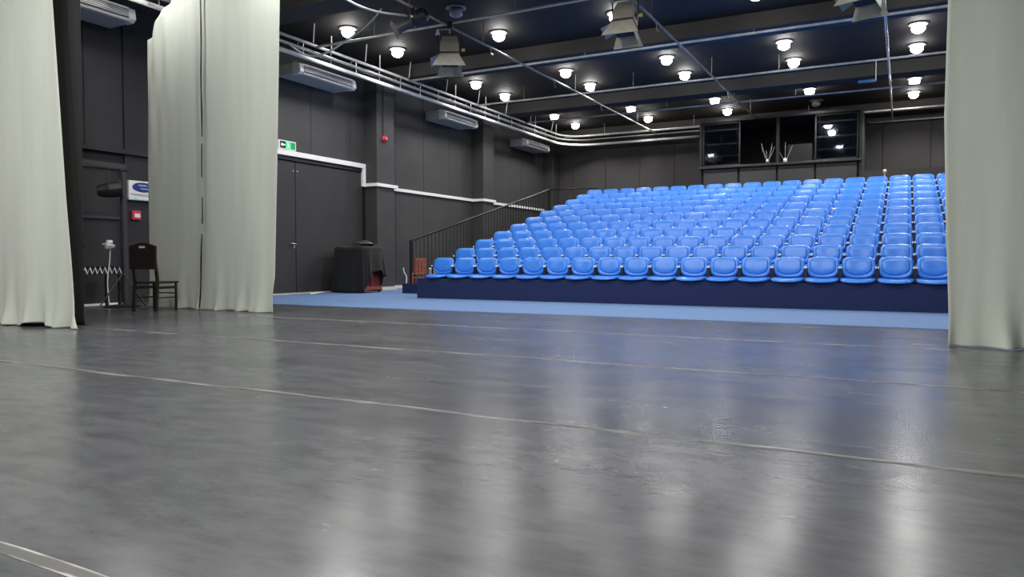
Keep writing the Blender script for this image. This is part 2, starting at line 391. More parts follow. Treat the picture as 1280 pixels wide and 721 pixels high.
sl.energy = LAMP_POWER; sl.color = LAMP_COLOR; sl.shadow_soft_size = 0.08; sl.spot_size = R(157); sl.spot_blend = 0.6
sl2 = sl.copy(); sl2.energy = STAGE_POWER; sl2.spot_size = R(174); sl2.spot_blend = 0.45
sl3 = sl2.copy(); sl3.energy = WING_POWER
for j, y in enumerate(LY):
    for i, x in enumerate(LX):
        lit = (x, y) not in OFF
        proto = pl_on if lit else pl_off
        o = proto if not used[lit] else copy_tree(proto)
        used[lit] = True
        o.location = (x, y, ZC)
        o['label'] = '%s ceiling downlight, %s from double-door wall, %s row from back wall' % ('glowing' if lit else 'unlit', ORD[i], ORD[j])
        o['category'] = 'downlight'; o['group'] = 'ceiling downlights'
        if lit:
            lo = bpy.data.objects.new('downlight_beam', sl if y > 9 else (sl3 if 6 < y < 8 or (x, y) in ((-7.5, 3.4), (-7.5, 1.73), (-10.1, 1.73)) else sl2)); COL.objects.link(lo)
            lo.location = (x, y, ZC - 0.30)

# ------------------------------------------------------------------ lighting grid pipes
for i, y in enumerate((11.65, 14.87, 18.1, 21.1, 24.25)):
    t = thing('cross_pipe', 'thin steel grid pipe across the hall, %s from back wall' % ORD[4 - i], 'pipe', (0, y, 5.12), group='pipes across the hall')
    obj('pipe', tb([(-10.7, 0, 0), (XR, 0, 0)], 0.026), 'pipe', t, smooth=True)
    for x in (-9.2, -6.1, -2.6, 1.2):
        obj('hanger_rod', tb([(x, 0, 0), (x, 0, ZC - 5.12)], 0.008, 6), 'pipedark', t)
for i, (x, y1) in enumerate(((-7.47, 25.6), (-4.02, 23.2), (-0.34, 25.4))):
    t = thing('long_pipe', 'thin steel grid pipe running over the seats, %s from double-door wall' % ORD[i], 'pipe', (x, 0, 5.07), group='pipes along the hall')
    obj('pipe', tb([(0, 9.0, 0), (0, y1, 0)], 0.024), 'pipedark' if i < 2 else 'pipe', t, smooth=True)
    for y in (10.4, 12.9, 15.4, 17.6, 20.2, 22.6):
        rod = obj('hanger_rod', tb([(0, y, 0), (0, y, ZC - 5.07)], 0.009, 6), 'pipedark', t)
    for y in (13.2, 16.3, 19.4):
        obj('hook', tb([(0, y, -.02), (0.01, y, -.12), (0.03, y, -.17), (.06, y, -.15)], 0.009, 6), 'steel', t)

# cable tray along the double-door wall
ct = thing('cable_tray', 'white tray of parallel pipes hung along double-door wall', 'cable tray', (0, 0, 0))
def bend(x, z, yend=24.6, r=.9, y0=3.0):
    pts = [(x, y0, z), (x, yend - r, z)]
    for k in range(1, 7):
        a = PI / 2 * k / 6
        pts.append((x + r - r * math.cos(a), yend - r + r * math.sin(a), z))
    pts.append((-5.75, yend, z)); return pts
obj('lower_pipe', tb(bend(-10.8, 4.87, 24.7, 1.1), 0.042, 10), 'whitepipe', ct, smooth=True)
obj('upper_pipe', tb(bend(-10.78, 5.17, 24.6, .9), 0.03, 10), 'whitepipe', ct, smooth=True)
obj('thin_pipe', tb(bend(-10.95, 5.08, 24.8), 0.017, 8), 'whitepipe', ct, smooth=True)
obj('thin_pipe', tb(bend(-10.72, 5.02, 24.5), 0.015, 8), 'pipe', ct, smooth=True)
obj('dark_cable', tb(bend(-10.88, 5.0, 24.7), 0.03, 8), 'black', ct, smooth=True)
yy = 4.0
k = 0
while yy < 24:
    br = obj('bracket', tb([(-10.8, yy, 4.87), (-10.8, yy, 5.17), (-10.95, yy, 5.17), (-10.95, yy, 5.0)], 0.009, 6), 'steel', ct)
    if k % 2 == 0: obj('hanger_rod', tb([(-10.78, yy, 5.17), (-10.78, yy, ZC)], 0.013, 6), 'whitepipe', ct)
    else: obj('hanger_rod', tb([(-10.5, yy, ZC), (-10.62, yy + .1, 5.16)], 0.013, 6), 'whitepipe', ct)
    yy += 0.82; k += 1
tag(obj('wall_pipe', tb([(-1.0, 25.52, 5.0), (XR, 25.52, 5.0)], 0.025), 'pipe', smooth=True), 'steel pipe along top of back wall beside the control booth', 'pipe')

# air conditioners under the tray
def aircon():
    t = thing('air_conditioner', '', 'air conditioner')
    L = 1.78
    obj('casing', prism(B(), [(0, 0.0), (0, 0.25), (.52, .25), (.64, .20), (.66, .05), (.60, .0)], 0, L, 'y'), 'ac', t, bevel=0.015)
    g = obj('grille', prism(B(), [(.62, .03), (.668, .055), (.652, .19), (.62, .19)], .12, L - .12, 'y'), 'acdark', t)
    for q in range(4):
        obj('louvre', bx(.645, .676 - q * .004, .12, L - .12, .07 + q * .030, .080 + q * .030), 'cable', g)
    obj('end_cap', prism(B(), [(.45, -.006), (.61, -.006), (.674, .045), (.652, .21), (.52, .26), (.45, .26)], -.012, .1, 'y'), 'white', t, bevel=.01)
    obj('end_cap', prism(B(), [(.45, -.006), (.61, -.006), (.674, .045), (.652, .21), (.52, .26), (.45, .26)], L - .1, L + .012, 'y'), 'white', t, bevel=.01)
    obj('front_edge', bx(.60, .675, .1, L - .1, -.004, .028), 'white', t)
    obj('front_edge', bx(.60, .655, .1, L - .1, .192, .222), 'white', t)
    return t
ac0 = aircon()
labs = ['beige wall air conditioner high above the single black door', 'beige wall air conditioner above the wide double door',
        'beige wall air conditioner between the two wall columns', 'beige wall air conditioner nearest the back wall corner']
for i, (y, z) in enumerate(((6.2, 4.66), (11.75, 4.68), (17.3, 4.68), (22.35, 4.62))):
    o = ac0 if i == 0 else copy_tree(ac0)
    o.location = (XL, y, z); o['label'] = labs[i]; o['category'] = 'air conditioner'; o['group'] = 'wall air conditioners'

# white cable trunking on the wall
tr = thing('cable_trunking', 'white cable trunking stepping along the black side wall', 'trunking', (0, 0, 0))
def seg(x0, x1, y0, y1, z0, z1): obj('trunk_segment', bx(x0, x1, y0, y1, z0, z1), 'trunk', tr, bevel=0.004)
seg(XL, XL + .07, 9.0, 14.6, 3.03, 3.14)
seg(XL, XL + .07, 14.5, 14.6, 2.66, 3.03)
seg(XL, XL + .06, 14.5, 14.62, 2.58, 2.66)
seg(XL + .06, -11.44, 14.56, 14.62, 2.58, 2.66)
seg(-11.5, -11.44, 14.62, 15.4, 2.58, 2.66)
seg(XL, XL + .06, 15.34, 19.85, 2.58, 2.66)
seg(XL + .06, -11.44, 19.79, 19.85, 2.58, 2.66)
seg(-11.5, -11.44, 19.85, 20.56, 2.58, 2.66)
seg(XL, XL + .06, 20.5, 25.0, 2.58, 2.66)

# exit sign
ex = thing('exit_sign', 'green running-man exit sign above the white trunking', 'exit sign', (XL, 11.72, 3.15))
obj('case', bx(0, .05, 0, .52, 0, .2), 'white', ex, bevel=.015)
fc = obj('face', bx(.05, .055, .2, .36, .025, .175), 'green', ex)
obj('face_dark', bx(.05, .055, .36, .485, .025, .175), 'greendark', ex)
obj('arrow_panel', bx(.05, .055, .04, .2, .025, .175), 'black', ex)
bm = B(); lathe(bm, [(0, .004), (.014, .004), (.014, 0), (0, 0)], 10)
hm = obj('figure_head', bm, 'exitwhite', ex, loc=(.0552, .265, .15), rot=(0, PI / 2, 0))
bm = B()
for a, b in (((.27, .13), (.285, .08)), ((.285, .08), (.25, .055)), ((.285, .08), (.31, .04)), ((.27, .125), (.235, .10)), ((.27, .125), (.31, .105)), ((.25, .055), (.225, .06))):
    tube(bm, [(.057, a[0], a[1]), (.057, b[0], b[1])], .007, 6)
obj('figure', bm, 'exitwhite', ex)
obj('arrow', prism(B(), [(.06, .1), (.1, .14), (.1, .115), (.18, .115), (.18, .085), (.1, .085), (.1, .06)], .055, .058, 'x'), 'exitwhite', ex)

# fire bell on first column, with conduit
fb = thing('fire_bell', 'red fire alarm bell on the wall column', 'fire alarm', (-11.5, 14.9, 3.78), (0, PI / 2, 0))
obj('dome', lathe(B(), [(0, .085), (.05, .078), (.08, .05), (.088, .02), (.088, 0), (0, 0)], 20), 'red', fb, smooth=True)
obj('hub', lathe(B(), [(0, .1), (.018, .098), (.02, .08), (0, .08)], 12), 'white', fb)
tag(obj('bell_conduit', tb([(-11.48, 14.87, 3.85), (-11.48, 14.87, 5.1)], .012, 6), 'black'), 'thin black conduit running up from the red fire bell', 'conduit')

# white box with blue oval, and call point by the single door
sg = thing('wall_sign', 'white wall sign with blue oval emblem beside the single black door', 'sign', (XL, 8.22, 1.80))
obj('board', bx(0, .07, 0, .52, 0, .34), 'white', sg, bevel=.015)
bm = B(); lathe(bm, [(0, .012), (.9, .012), (1, .004), (1, 0), (0, 0)], 32)
em = obj('emblem', bm, 'emblem', sg, loc=(.07, .27, .23), rot=(0, PI / 2, 0)); em.scale = (.085, .21, 1)
obj('emblem_lettering', bx(.081, .085, .17, .33, .25, .275), 'emblemtext', sg)
obj('emblem_lettering', bx(.081, .085, .21, .36, .195, .215), 'emblemtext', sg)
obj('moulding', prism(B(), [(.02, .12), (.5, .12), (.47, .095), (.26, .08), (.05, .095)], .07, .08, 'x'), 'ac', sg)
obj('tag_mark', bx(.07, .073, .08, .15, .03, .05), 'green', sg)
cp = thing('call_point', 'small red fire call point below the white wall sign', 'call point', (XL, 8.29, 1.46))
obj('case', bx(0, .05, 0, .17, 0, .16), 'redbox', cp, bevel=.01)
obj('press_plate', bx(.05, .058, .04, .14, .04, .11), 'white', cp)

# ------------------------------------------------------------------ seating stand
NX, NR, PITCH, DY, DZ, X0, Y0 = 20, 11, 0.5, 0.813, 0.2035, -8.333, 12.0
SR = X0 + NX * PITCH + 0.12
st = thing('seating_stand', 'navy carpeted stepped seating stand with eleven tiers', 'seating stand', (0, 0, 0))
for k in range(NR):
    y, f = Y0 + k * DY, k * DZ
    nf = (k + 1) * DZ if k < NR - 1 else f
    y2 = y + DY + .05 if k < NR - 1 else 21.5
    obj('tier', prism(B(), [(y + .05, 0), (y + .05, f + .40), (y + .42, f + .40), (y + .42, nf), (y2, nf), (y2, 0)], X0 - .17, SR, 'x'), 'navy', st)
for j in range(1, 11):
    y0 = 13.62 + .8 * (j - 1); y1 = y0 + .8 if j < 10 else 21.5
    sp = obj('stair_step', bx(-10.02, X0 - .17, y0, y1, 0, .205 * j + .02), 'navy', st)
    obj('nosing', bx(-10.02, X0 - .17, y0 - .004, y0 + .05, .205 * j + .02, .205 * j + .026), 'darkgrey', sp)

def seat_parts():
    t = thing('stadium_seat', '', 'seat')
    lean = 0.16
    def nf(s): return 4.2 if s > 0 else 3.0
    zc = 0.642
    def yb(p, q): return 0.345 + lean * q + 0.03 - 0.55 * p * p
    def fr(r, p, q):
        roll = 0.0 if r < .86 else 0.03 * ((r - .86) / .14) ** 2
        lip = -0.012 if .80 < r < .95 else 0.0
        return (p, yb(p, q) + roll + lip, zc + q)
    def bk(r, p, q): return (p * .985, yb(p, q) + .04, zc + q * .985)
    obj('backrest', plate(B(), .235, .166, nf, fr, bk, 9, 36), 'seat', t, smooth=True)
    zp = zc + .018
    def nf2(s): return 3.6 if s > 0 else 2.3
    def pf(r, p, q): return (p, yb(p, q + .018) - .010 - .020 * (1 - r ** 4), zp + q)
    def pb(r, p, q): return (p, yb(p, q + .018) + .012, zp + q)
    obj('back_panel', plate(B(), .188, .128, nf2, pf, pb, 7, 36), 'seat', t, smooth=True)
    # seat pan: rises to the rear, rolled front lip
    def nf3(s): return 2.6 if s < 0 else 4.5
    yc = 0.20
    def top(r, p, q):
        z = .472 + .11 * (q + .2) * .5 - .018 * math.exp(-(p * p) / .02) * (1 if q > -.12 else .3)
        if q < -.13: z -= 1.1 * (q + .13) ** 2 * 6
        if r > .93: z -= .010
        return (p, yc + q, z)
    def bot(r, p, q): return (p * .97, yc + q * .985 + .004, .425 + .05 * max(0, abs(p) - .16))
    obj('seat_pan', plate(B(), .240, .205, nf3, top, bot, 9, 36), 'seat', t, smooth=True)
    obj('front_lip', tube(B(), [(-.222, .085, .452), (-.19, .03, .440), (-.10, .002, .430), (0, -.006, .427), (.10, .002, .430), (.19, .03, .440), (.222, .085, .452)], .016, 8), 'seat', t, smooth=True)
    for s in (-1, 1):
        obj('bracket', bx(s * .238 - .009, s * .238 + .009, .31, .35, .40, .64), 'black', t)
        obj('pivot_cap', bx(s * .236 - .011, s * .236 + .011, .295, .315, .63, .66), 'white', t)
    obj('mount', bx(-.12, .12, .12, .34, .40, .43), 'darkgrey', t)
    return t
seat0 = seat_parts()
for k in range(NR):
    for i in range(NX):
        o = seat0 if (k == 0 and i == 0) else copy_tree(seat0)
        o.location = (X0 + PITCH * (i + .5) + (random.random() - .5) * .008, Y0 + k * DY, k * DZ)
        o['label'] = 'blue plastic stadium seat, %s row up from the carpet, %s from the railed stair' % (ORD[k], ORD[i])
        o['category'] = 'seat'; o['group'] = 'blue seats on the stand'

# stair railing
RX = -10.0
def sy(y): return (y - 14.0) / (21.45 - 14.0)
def ztop(y): return 1.22 + (3.0 - 1.22) * sy(y)
def zbot(y): return 0.44 + (2.19 - 0.44) * sy(y)
rl = thing('stair_railing', 'black metal stair railing with upright bars beside the seats', 'railing', (0, 0, 0))
obj('top_rail', tb([(RX, 13.97, ztop(13.97)), (RX, 21.45, 3.0)], .026, 10), 'rail', rl, smooth=True)
obj('bottom_rail', tb([(RX, 13.97, zbot(13.97)), (RX, 21.45, zbot(21.45))], .018, 8), 'rail', rl, smooth=True)
obj('end_post', bx(RX - .035, RX + .035, 13.92, 13.99, .22, 1.22), 'rail', rl, bevel=.006)
obj('end_post', bx(RX - .03, RX + .03, 21.42, 21.48, 2.07, 3.0), 'rail', rl, bevel=.006)
n = 46
for i in range(1, n):
    y = 13.98 + (21.43 - 13.98) * i / n
    obj('baluster', tb([(RX, y, zbot(y)), (RX, y, ztop(y))], .010, 6), 'rail', rl)
obj('back_rail', tb([(RX, 21.45, 3.0), (-8.35, 21.45, 3.0)], .022, 10), 'rail', rl, smooth=True)
obj('back_bottom_rail', tb([(RX, 21.45, 2.19), (-8.35, 21.45, 2.19)], .018, 8), 'rail', rl, smooth=True)
for i in range(1, 11):
    x = RX + (RX + 8.35) * -1 * i / 10
    obj('baluster', tb([(x, 21.45, 2.19), (x, 21.45, 3.0)], .010, 6), 'rail', rl)

# ------------------------------------------------------------------ control booth
bt = thing('control_booth', 'black framed control booth with sliding glass windows behind the top row', 'control booth', (0, 0, 0))
BX0, BX1, BY = -5.65, -1.06, 23.2
obj('side_wall', bx(BX0, BX0 + .08, BY + .06, YB, 0, 5.04), 'wall', bt)
obj('side_wall', bx(BX1 - .08, BX1, BY + .06, YB, 0, 5.04), 'wall', bt)
obj('roof', bx(BX0, BX1, BY + .06, YB, 5.0, 5.06), 'wall', bt)
obj('booth_floor', bx(BX0 + .08, BX1 - .08, BY + .06, YB, 2.4, 2.5), 'wall_base', bt)
obj('lower_backing', bx(BX0, BX1, BY + .04, BY + .07, 0, 3.6), 'wall_base', bt)
px = [BX0 + .1, -4.46, -3.35, -2.29, BX1 - .1]
for a, b in zip(px[:-1], px[1:]): obj('lower_panel', bx(a + .03, b - .03, BY, BY + .04, 2.0, 3.56), 'column', bt, bevel=.006)
fm = obj('window_frame', prism(B(), [(BX0, 2.0), (BX0, 5.06), (BX1, 5.06), (BX1, 2.0), (BX1 - .07, 2.0), (BX1 - .07, 4.99), (BX0 + .07, 4.99), (BX0 + .07, 2.0)], BY - .02, BY + .10, 'y'), 'rail', bt, bevel=.006)
obj('sill', bx(BX0, BX1, BY - .09, BY + .12, 3.58, 3.65), 'darkgrey', bt, bevel=.008)
obj('head_rail', bx(BX0, BX1, BY - .05, BY - .02, 4.99, 5.07), 'darkgrey', bt)
obj('mullion', bx(-3.38, -3.29, BY - .01, BY + .08, 3.65, 4.99), 'rail', bt)
def sash(x0, x1, y):
    s = obj('sash', prism(B(), [(x0, 3.66), (x0, 4.98), (x1, 4.98), (x1, 3.66)], y, y + .012, 'y'), 'glass', bt)
    for q in ((x0, x0 + .04), (x1 - .04, x1)): obj('stile', bx(q[0], q[1], y - .012, y + .024, 3.66, 4.98), 'rail', s)
    for q in ((3.66, 3.70), (4.94, 4.98)): obj('sash_rail', bx(x0, x1, y - .012, y + .024, q[0], q[1]), 'rail', s)
    return s
sash(BX0 + .1, -4.42, BY + .02)
sash(BX0 + .22, -4.52, BY + .06)
sash(-2.31, BX1 - .1, BY + .02)
sash(-2.21, BX1 - .22, BY + .06)
# things on the booth sill
def stick_bundle(x, label, n, h, base):
    t = thing('stick_bundle', label, 'sticks', (x, BY + .02, 3.65))
    obj('pot', lathe(B(), [(0, 0), (.06, 0), (.05, .12), (.03, .13), (.03, .02), (0, .02)], 12), base, t, smooth=True)
    for q in range(n):
        a = 2 * PI * q / n; obj('stick', tb([(.015 * math.cos(a), .015 * math.sin(a), .03), (.20 * math.cos(a), .03 * math.sin(a), h * (.8 + .2 * math.sin(q * 2.1)))], .007, 5), 'steel', t)
    return t
stick_bundle(-3.62, 'bundle of thin pale sticks in a steel pot on the booth sill', 7, .62, 'steel')
stick_bundle(-3.12, 'bundle of thin sticks in a white pot on the booth sill', 4, .62, 'white')
mo = thing('monitor', 'small dark monitor with pale frame inside the control booth', 'monitor', (-2.78, 23.75, 3.3))
obj('screen', bx(-.35, .35, 0, .04, .42, .95), 'black', mo, bevel=.01)
obj('stand', bx(-.04, .04, .04, .08, 0, .6), 'black', mo)
obj('base', bx(-.15, .15, -.08, .16, 0, .03), 'black', mo)
tag(obj('booth_desk', bx(BX0 + .1, BX1 - .1, 23.5, 24.2, 3.22, 3.3), 'black', bevel=.008), 'black desk inside the control booth', 'desk')
struct('trim_1', bx(BX1, XR, 22.6, 22.72, 0, 3.22), 'wall', 'low dark parapet right of the control booth')
gp = thing('gold_post', 'small gold topped post behind the top row beside the booth', 'post', (-.46, 22.2, 2.05))
obj('shaft', tb([(0, 0, 0), (0, 0, 1.05)], .022, 8), 'gold', gp)
obj('cap', lathe(B(), [(0, 0), (.04, .01), (.045, .05), (.03, .08), (0, .09)], 12), 'white', gp, loc=(0, 0, 1.05), smooth=True)
obj('foot', lathe(B(), [(0, 0), (.12, 0), (.12, .015), (.03, .03), (0, .03)], 14), 'darkgrey', gp)
struct('trim_2', bx(BX1 - .2, XR, 21.5, 22.6, 0, 2.05), 'navy', 'rear landing behind the top row')
struct('trim_3', bx(-10.02, BX0 + 0.2, 21.5, 22.6, 0, 2.05), 'navy', 'rear landing at the head of the stair')

# ------------------------------------------------------------------ stage lights on the grid
def barn_light(loc, yaw, tilt, label, s=1.0, zpipe=5.1):
    t = thing('stage_light', label, 'stage light', loc, (0, 0, yaw), 'barn door stage lights')
    t.scale = (s, s, s)
    up = (zpipe - loc[2]) / s
    # body axis along local -Y, tilted downward; built tilted in mesh
    def T(bm): bmesh.ops.rotate(bm, verts=bm.verts, cent=(0, 0, 0), matrix=Matrix.Rotation(tilt, 3, 'X')); return bm
    bm = B()
    f = [(-.17, -.14, -.17), (.17, -.14, -.17), (.17, -.14, .17), (-.17, -.14, .17)]; r = [(-.13, .22, -.12), (.13, .22, -.12), (.13, .22, .10), (-.13, .22, .10)]
    m_ = [(-.17, .06, -.17), (.17, .06, -.17), (.17, .06, .15), (-.17, .06, .15)]
    V = [[bm.verts.new(p) for p in q] for q in (f, m_, r)]
    for a, b in ((0, 1), (1, 2)):
        for k in range(4): bm.faces.new((V[a][k], V[a][(k + 1) % 4], V[b][(k + 1) % 4], V[b][k]))
    bm.faces.new(V[0]); bm.faces.new(V[2][::-1])
    body = obj('body', T(bm), 'fixture', t, bevel=.012)
    for z in (-.08, -.02, .04): obj('vent', T(bx(-.178, .178, -.04, .05, z, z + .02)), 'fixdark', body)
    bm = B(); lathe(bm, [(0, .03), (.06, .028), (.11, .015), (.14, 0), (0, 0)], 20)
    bmesh.ops.rotate(bm, verts=bm.verts, cent=(0, 0, 0), matrix=Matrix.Rotation(PI / 2, 3, 'X'))
    bmesh.ops.translate(bm, verts=bm.verts, vec=(0, -.141, 0))
    obj('lens', T(bm), 'lensglass', t, smooth=True)
    obj('front_frame', T(prism(prism(prism(prism(B(), [(-.18, .15), (.18, .15), (.18, .18), (-.18, .18)], -.165, -.13, 'y'),
        [(-.18, -.18), (.18, -.18), (.18, -.15), (-.18, -.15)], -.165, -.13, 'y'), [(-.18, -.15), (-.15, -.15), (-.15, .15), (-.18, .15)], -.165, -.13, 'y'),
        [(.15, -.15), (.18, -.15), (.18, .15), (.15, .15)], -.165, -.13, 'y')), 'fixdark', t)
    def leaf(side, ang, l=.26, w0=.165, w1=.27):
        bm = B()
        pts = [(-w0, 0), (w0, 0), (w1, l), (-w1, l)]
        lo = [bm.verts.new((p[0], -p[1], -.003)) for p in pts]; hi = [bm.verts.new((p[0], -p[1], .003)) for p in pts]
        bm.faces.new(lo); bm.faces.new(hi[::-1])
        for k in range(4): bm.faces.new((lo[k], lo[(k + 1) % 4], hi[(k + 1) % 4], hi[k]))
        bmesh.ops.rotate(bm, verts=bm.verts, cent=(0, 0, 0), matrix=Matrix.Rotation(-ang, 3, 'X'))
        bmesh.ops.translate(bm, verts=bm.verts, vec=(0, -.165, .172))
        bmesh.ops.rotate(bm, verts=bm.verts, cent=(0, 0, 0), matrix=Matrix.Rotation(side, 3, 'Y'))
        obj('barn_door', T(bm), 'fixture', t)
    leaf(0, R(14), .28, .17, .30); leaf(PI, R(32), .25, .165, .25); leaf(PI / 2, R(10), .24, .15, .17); leaf(-PI / 2, R(60), .2, .15, .16)
    obj('interior_shade', T(bx(-.15, .15, -.26, -.166, -.15, .13)), 'fixdark', t)  # black box added to stand for the shaded interior between the leaves
    bm = B()
    tube(bm, [(-.19, 0, 0), (-.215, .0, .05), (-.215, .0, .27), (-.19, .0, .29), (.19, .0, .29), (.215, .0, .27), (.215, .0, .05), (.19, 0, 0)], .012, 6)
    yk = obj('yoke', bm, 'black', t)
    obj('knob', tb([(.215, 0, 0), (.28, 0, 0)], .028, 10), 'yellow', t)
    obj('hanging_rod', tb([(0, 0, .29), (0, 0, up)], .018, 8), 'steel', t)
    obj('clamp', bx(-.05, .05, -.04, .04, up - .10, up + .03), 'fixdark', t, bevel=.01)
    obj('safety_arm', tb([(-.22, 0, .36), (0, 0, .38)], .010, 6), 'steel', t)
    obj('plug', lathe(B(), [(0, 0), (.045, 0), (.02, .07), (.015, .10), (0, .1)], 12), 'white', t, loc=(-.22, 0, .27))
    return t
barn_light((-7.43, 11.6, 4.62), R(30), R(76), 'grey barn door stage light hanging nearest the double-door wall', 1.0)
barn_light((-4.05, 11.6, 4.70), R(4), R(74), 'grey barn door stage light hanging between the other two barn door lights', 1.0)
barn_light((-0.52, 11.6, 4.64), R(-18), R(72), 'grey barn door stage light hanging farthest from the double-door wall', 1.0)
# profile spot
ps = thing('profile_spot', 'dark tubular profile spotlight pointing down beside a barn door light', 'stage light', (-7.45, 10.45, 4.82), (0, R(30), R(222)))
def RY(bm, m): bmesh.ops.rotate(bm, verts=bm.verts, cent=(0, 0, 0), matrix=m); return bm
RX90 = Matrix.Rotation(PI / 2, 3, 'Y')
obj('barrel', RY(lathe(B(), [(0, .0), (.085, .0), (.09, .02), (.09, .26), (.11, .27), (.11, .33), (.085, .33), (.08, .28), (0, .27)], 18), RX90), 'darkgrey', ps, smooth=False)
obj('lamp_house', RY(lathe(B(), [(0, -.30), (.08, -.29), (.13, -.22), (.14, -.08), (.12, 0), (0, 0)], 18), RX90), 'black', ps)
obj('shutter_lever', bx(-.01, .03, -.17, .17, .02, .045), 'steel', ps)
obj('gel_frame', bx(.33, .345, -.13, .13, -.13, .13), 'darkgrey', ps, bevel=.004)
obj('yoke', tb([(0, -.15, 0), (0, -.16, .16), (0, 0, .24), (0, .16, .16), (0, .15, 0)], .012, 6), 'black', ps)
tag(obj('spot_clamp', tb([(-7.47, 10.5, 4.98), (-7.47, 10.5, 5.10)], .03, 8), 'fixdark'), 'dark clamp holding the profile spotlight on its pipe', 'clamp')

def smoothline(pts, n=8):
    P = [Vector(p) for p in pts]; out = []
    for i in range(len(P) - 1):
        p0, p1, p2, p3 = P[max(i - 1, 0)], P[i], P[i + 1], P[min(i + 2, len(P) - 1)]
        for k in range(n):
            t = k / n
            out.append(.5 * ((2 * p1) + (p2 - p0) * t + (2 * p0 - 5 * p1 + 4 * p2 - p3) * t * t + (3 * p1 - p0 - 3 * p2 + p3) * t ** 3))
    out.append(P[-1]); return out
tag(obj('hanging_cable', tb(smoothline([(-7.6, 10.5, 4.95), (-7.7, 9.8, 4.83), (-7.75, 9.2, 4.82), (-7.8, 8.4, 4.95), (-7.8, 7.8, 5.2)]), .019, 6), 'cable', smooth=True), 'white cable trailing from the profile spotlight', 'cable', 'loose white cables')
tag(obj('hanging_cable', tb(smoothline([(-10.8, 10.9, 5.05), (-10.65, 11.3, 4.87), (-10.18, 11.3, 4.83), (-9.67, 11.3, 4.99), (-9.08, 11.3, 5.25), (-8.76, 11.3, 5.49)]), .019, 6), 'cable', smooth=True), 'white cable looping from the cable tray up to the ceiling', 'cable', 'loose white cables')
# detectors
for lab, x, y in (('white smoke detector on ceiling between third and fourth barn light bays', -3.84, 15.85), ('white smoke detector on the ceiling near the cable tray', -9.41, 21.02), ('white smoke detector on the ceiling in front of the control booth', -3.94, 21.4)):
    t = thing('smoke_detector', {-3.84: 'white smoke detector on the ceiling over the fifth row of seats', -9.41: lab, -3.94: lab}[x], 'smoke detector', (x, y, ZC if not 14.85 < y < 15.45 else 5.2), group='smoke detectors')
    obj('base', lathe(B(), [(0, 0), (.075, 0), (.075, -.02), (0, -.02)], 16), 'white', t)
    obj('sensor', lathe(B(), [(.06, -.02), (.055, -.05), (.03, -.065), (0, -.068)], 16), 'white', t, smooth=True)
# hanging blue bar sign
hs = thing('hanging_sign', 'thin blue lit sign hanging from a grid pipe', 'sign', (-.75, 18.1, 4.68))
obj('panel', bx(-.18, .17, -.02, .02, -.03, .03), 'bluebar', hs, bevel=.004)
obj('rod', tb([(.17, 0, 0), (.17, 0, .44)], .009, 6), 'steel', hs)

# ------------------------------------------------------------------ curtains
def lerp(a, b, t): return a + (b - a) * t
def interp(tab, z):
    for (z0, v0), (z1, v1) in zip(tab[:-1], tab[1:]):
        if z <= z1: return lerp(v0, v1, max(0, min(1, (z - z0) / (z1 - z0))))
    return tab[-1][1]
def curtain(name, label, y, left, right, ztop, m, folds, amp, seed, nx=90, nz=70, hem=.0, toe=0.0, group=None, crease=0.0):
    """left/right: tables (z, x) of the two side edges; ztop(s): height of the top edge; folds: list of (freq, phase, weight)"""
    rnd = random.Random(seed); bm = B(); g = []
    ph = [rnd.random() * 6.28 for _ in range(6)]
    for j in range(nz + 1):
        t = (j / nz) ** 1.35
        row = []
        for i in range(nx + 1):
            s = i / nx
            zt = ztop(s)
            hemz = .004 + hem * (.5 + .5 * math.sin(9 * s + ph[0])) * (.5 + .5 * math.sin(23 * s + ph[1]))
            z = lerp(hemz, zt, t)
            xl, xr = interp(left, z), interp(right, z)
            width = xr - xl
            x = lerp(xl, xr, s)
            low = math.exp(-z / 1.6); foot = math.exp(-z / .22)
            a = amp * (.3 + .7 * low)
            dy = 0
            for fq, p, wt in folds: dy += wt * math.sin(fq * s * width + p + .25 * math.sin(z * .9 + p))
            dy *= a
            dy += foot * toe * (math.sin(15 * s * width + ph[2]) + .7 * math.sin(27 * s * width + ph[3]) - .6)
            if crease: dy += crease * math.exp(-(s / .42) ** 2) * math.exp(-(zt - z) / .9) * (math.sin(26 * s + 2.2 * (zt - z)) + .6 * math.sin(43 * s - 3 * (zt - z)))
            x += foot * .03 * math.sin(11 * s * width + ph[4])
            row.append(bm.verts.new((x, y + dy, z)))
        g.append(row)
    for j in range(nz):
        for i in range(nx): bm.faces.new((g[j][i], g[j][i + 1], g[j + 1][i + 1], g[j + 1][i]))
    o = obj(name, bm, m, smooth=True, solid=.006)
    return tag(o, label, 'curtain', group)
def binding(parent, y, edge, zs):
    for z0, z1, wd in zs:
        bm = B(); n = 16; rows = []
        for i in range(n + 1):
            z = lerp(z0, z1, i / n); x = interp(edge, z) + .006 * math.sin(z * 5)
            w_ = wd * (1 + .3 * math.sin(z * 11)) * min(1, .3 + 2 * (i / n) * (1 - i / n) * 4)
            rows.append([bm.verts.new(p) for p in ((x - w_ / 2, y - .012, z), (x + w_ / 2, y - .012, z), (x + w_ / 2, y + .004, z), (x - w_ / 2, y + .004, z))])
        for a, b in zip(rows[:-1], rows[1:]):
            for k in range(4): bm.faces.new((a[k], a[(k + 1) % 4], b[(k + 1) % 4], b[k]))
        bm.faces.new(rows[0]); bm.faces.new(rows[-1][::-1])
        obj('edge_binding', bm, 'black', parent)
def flat(z): return lambda s: z
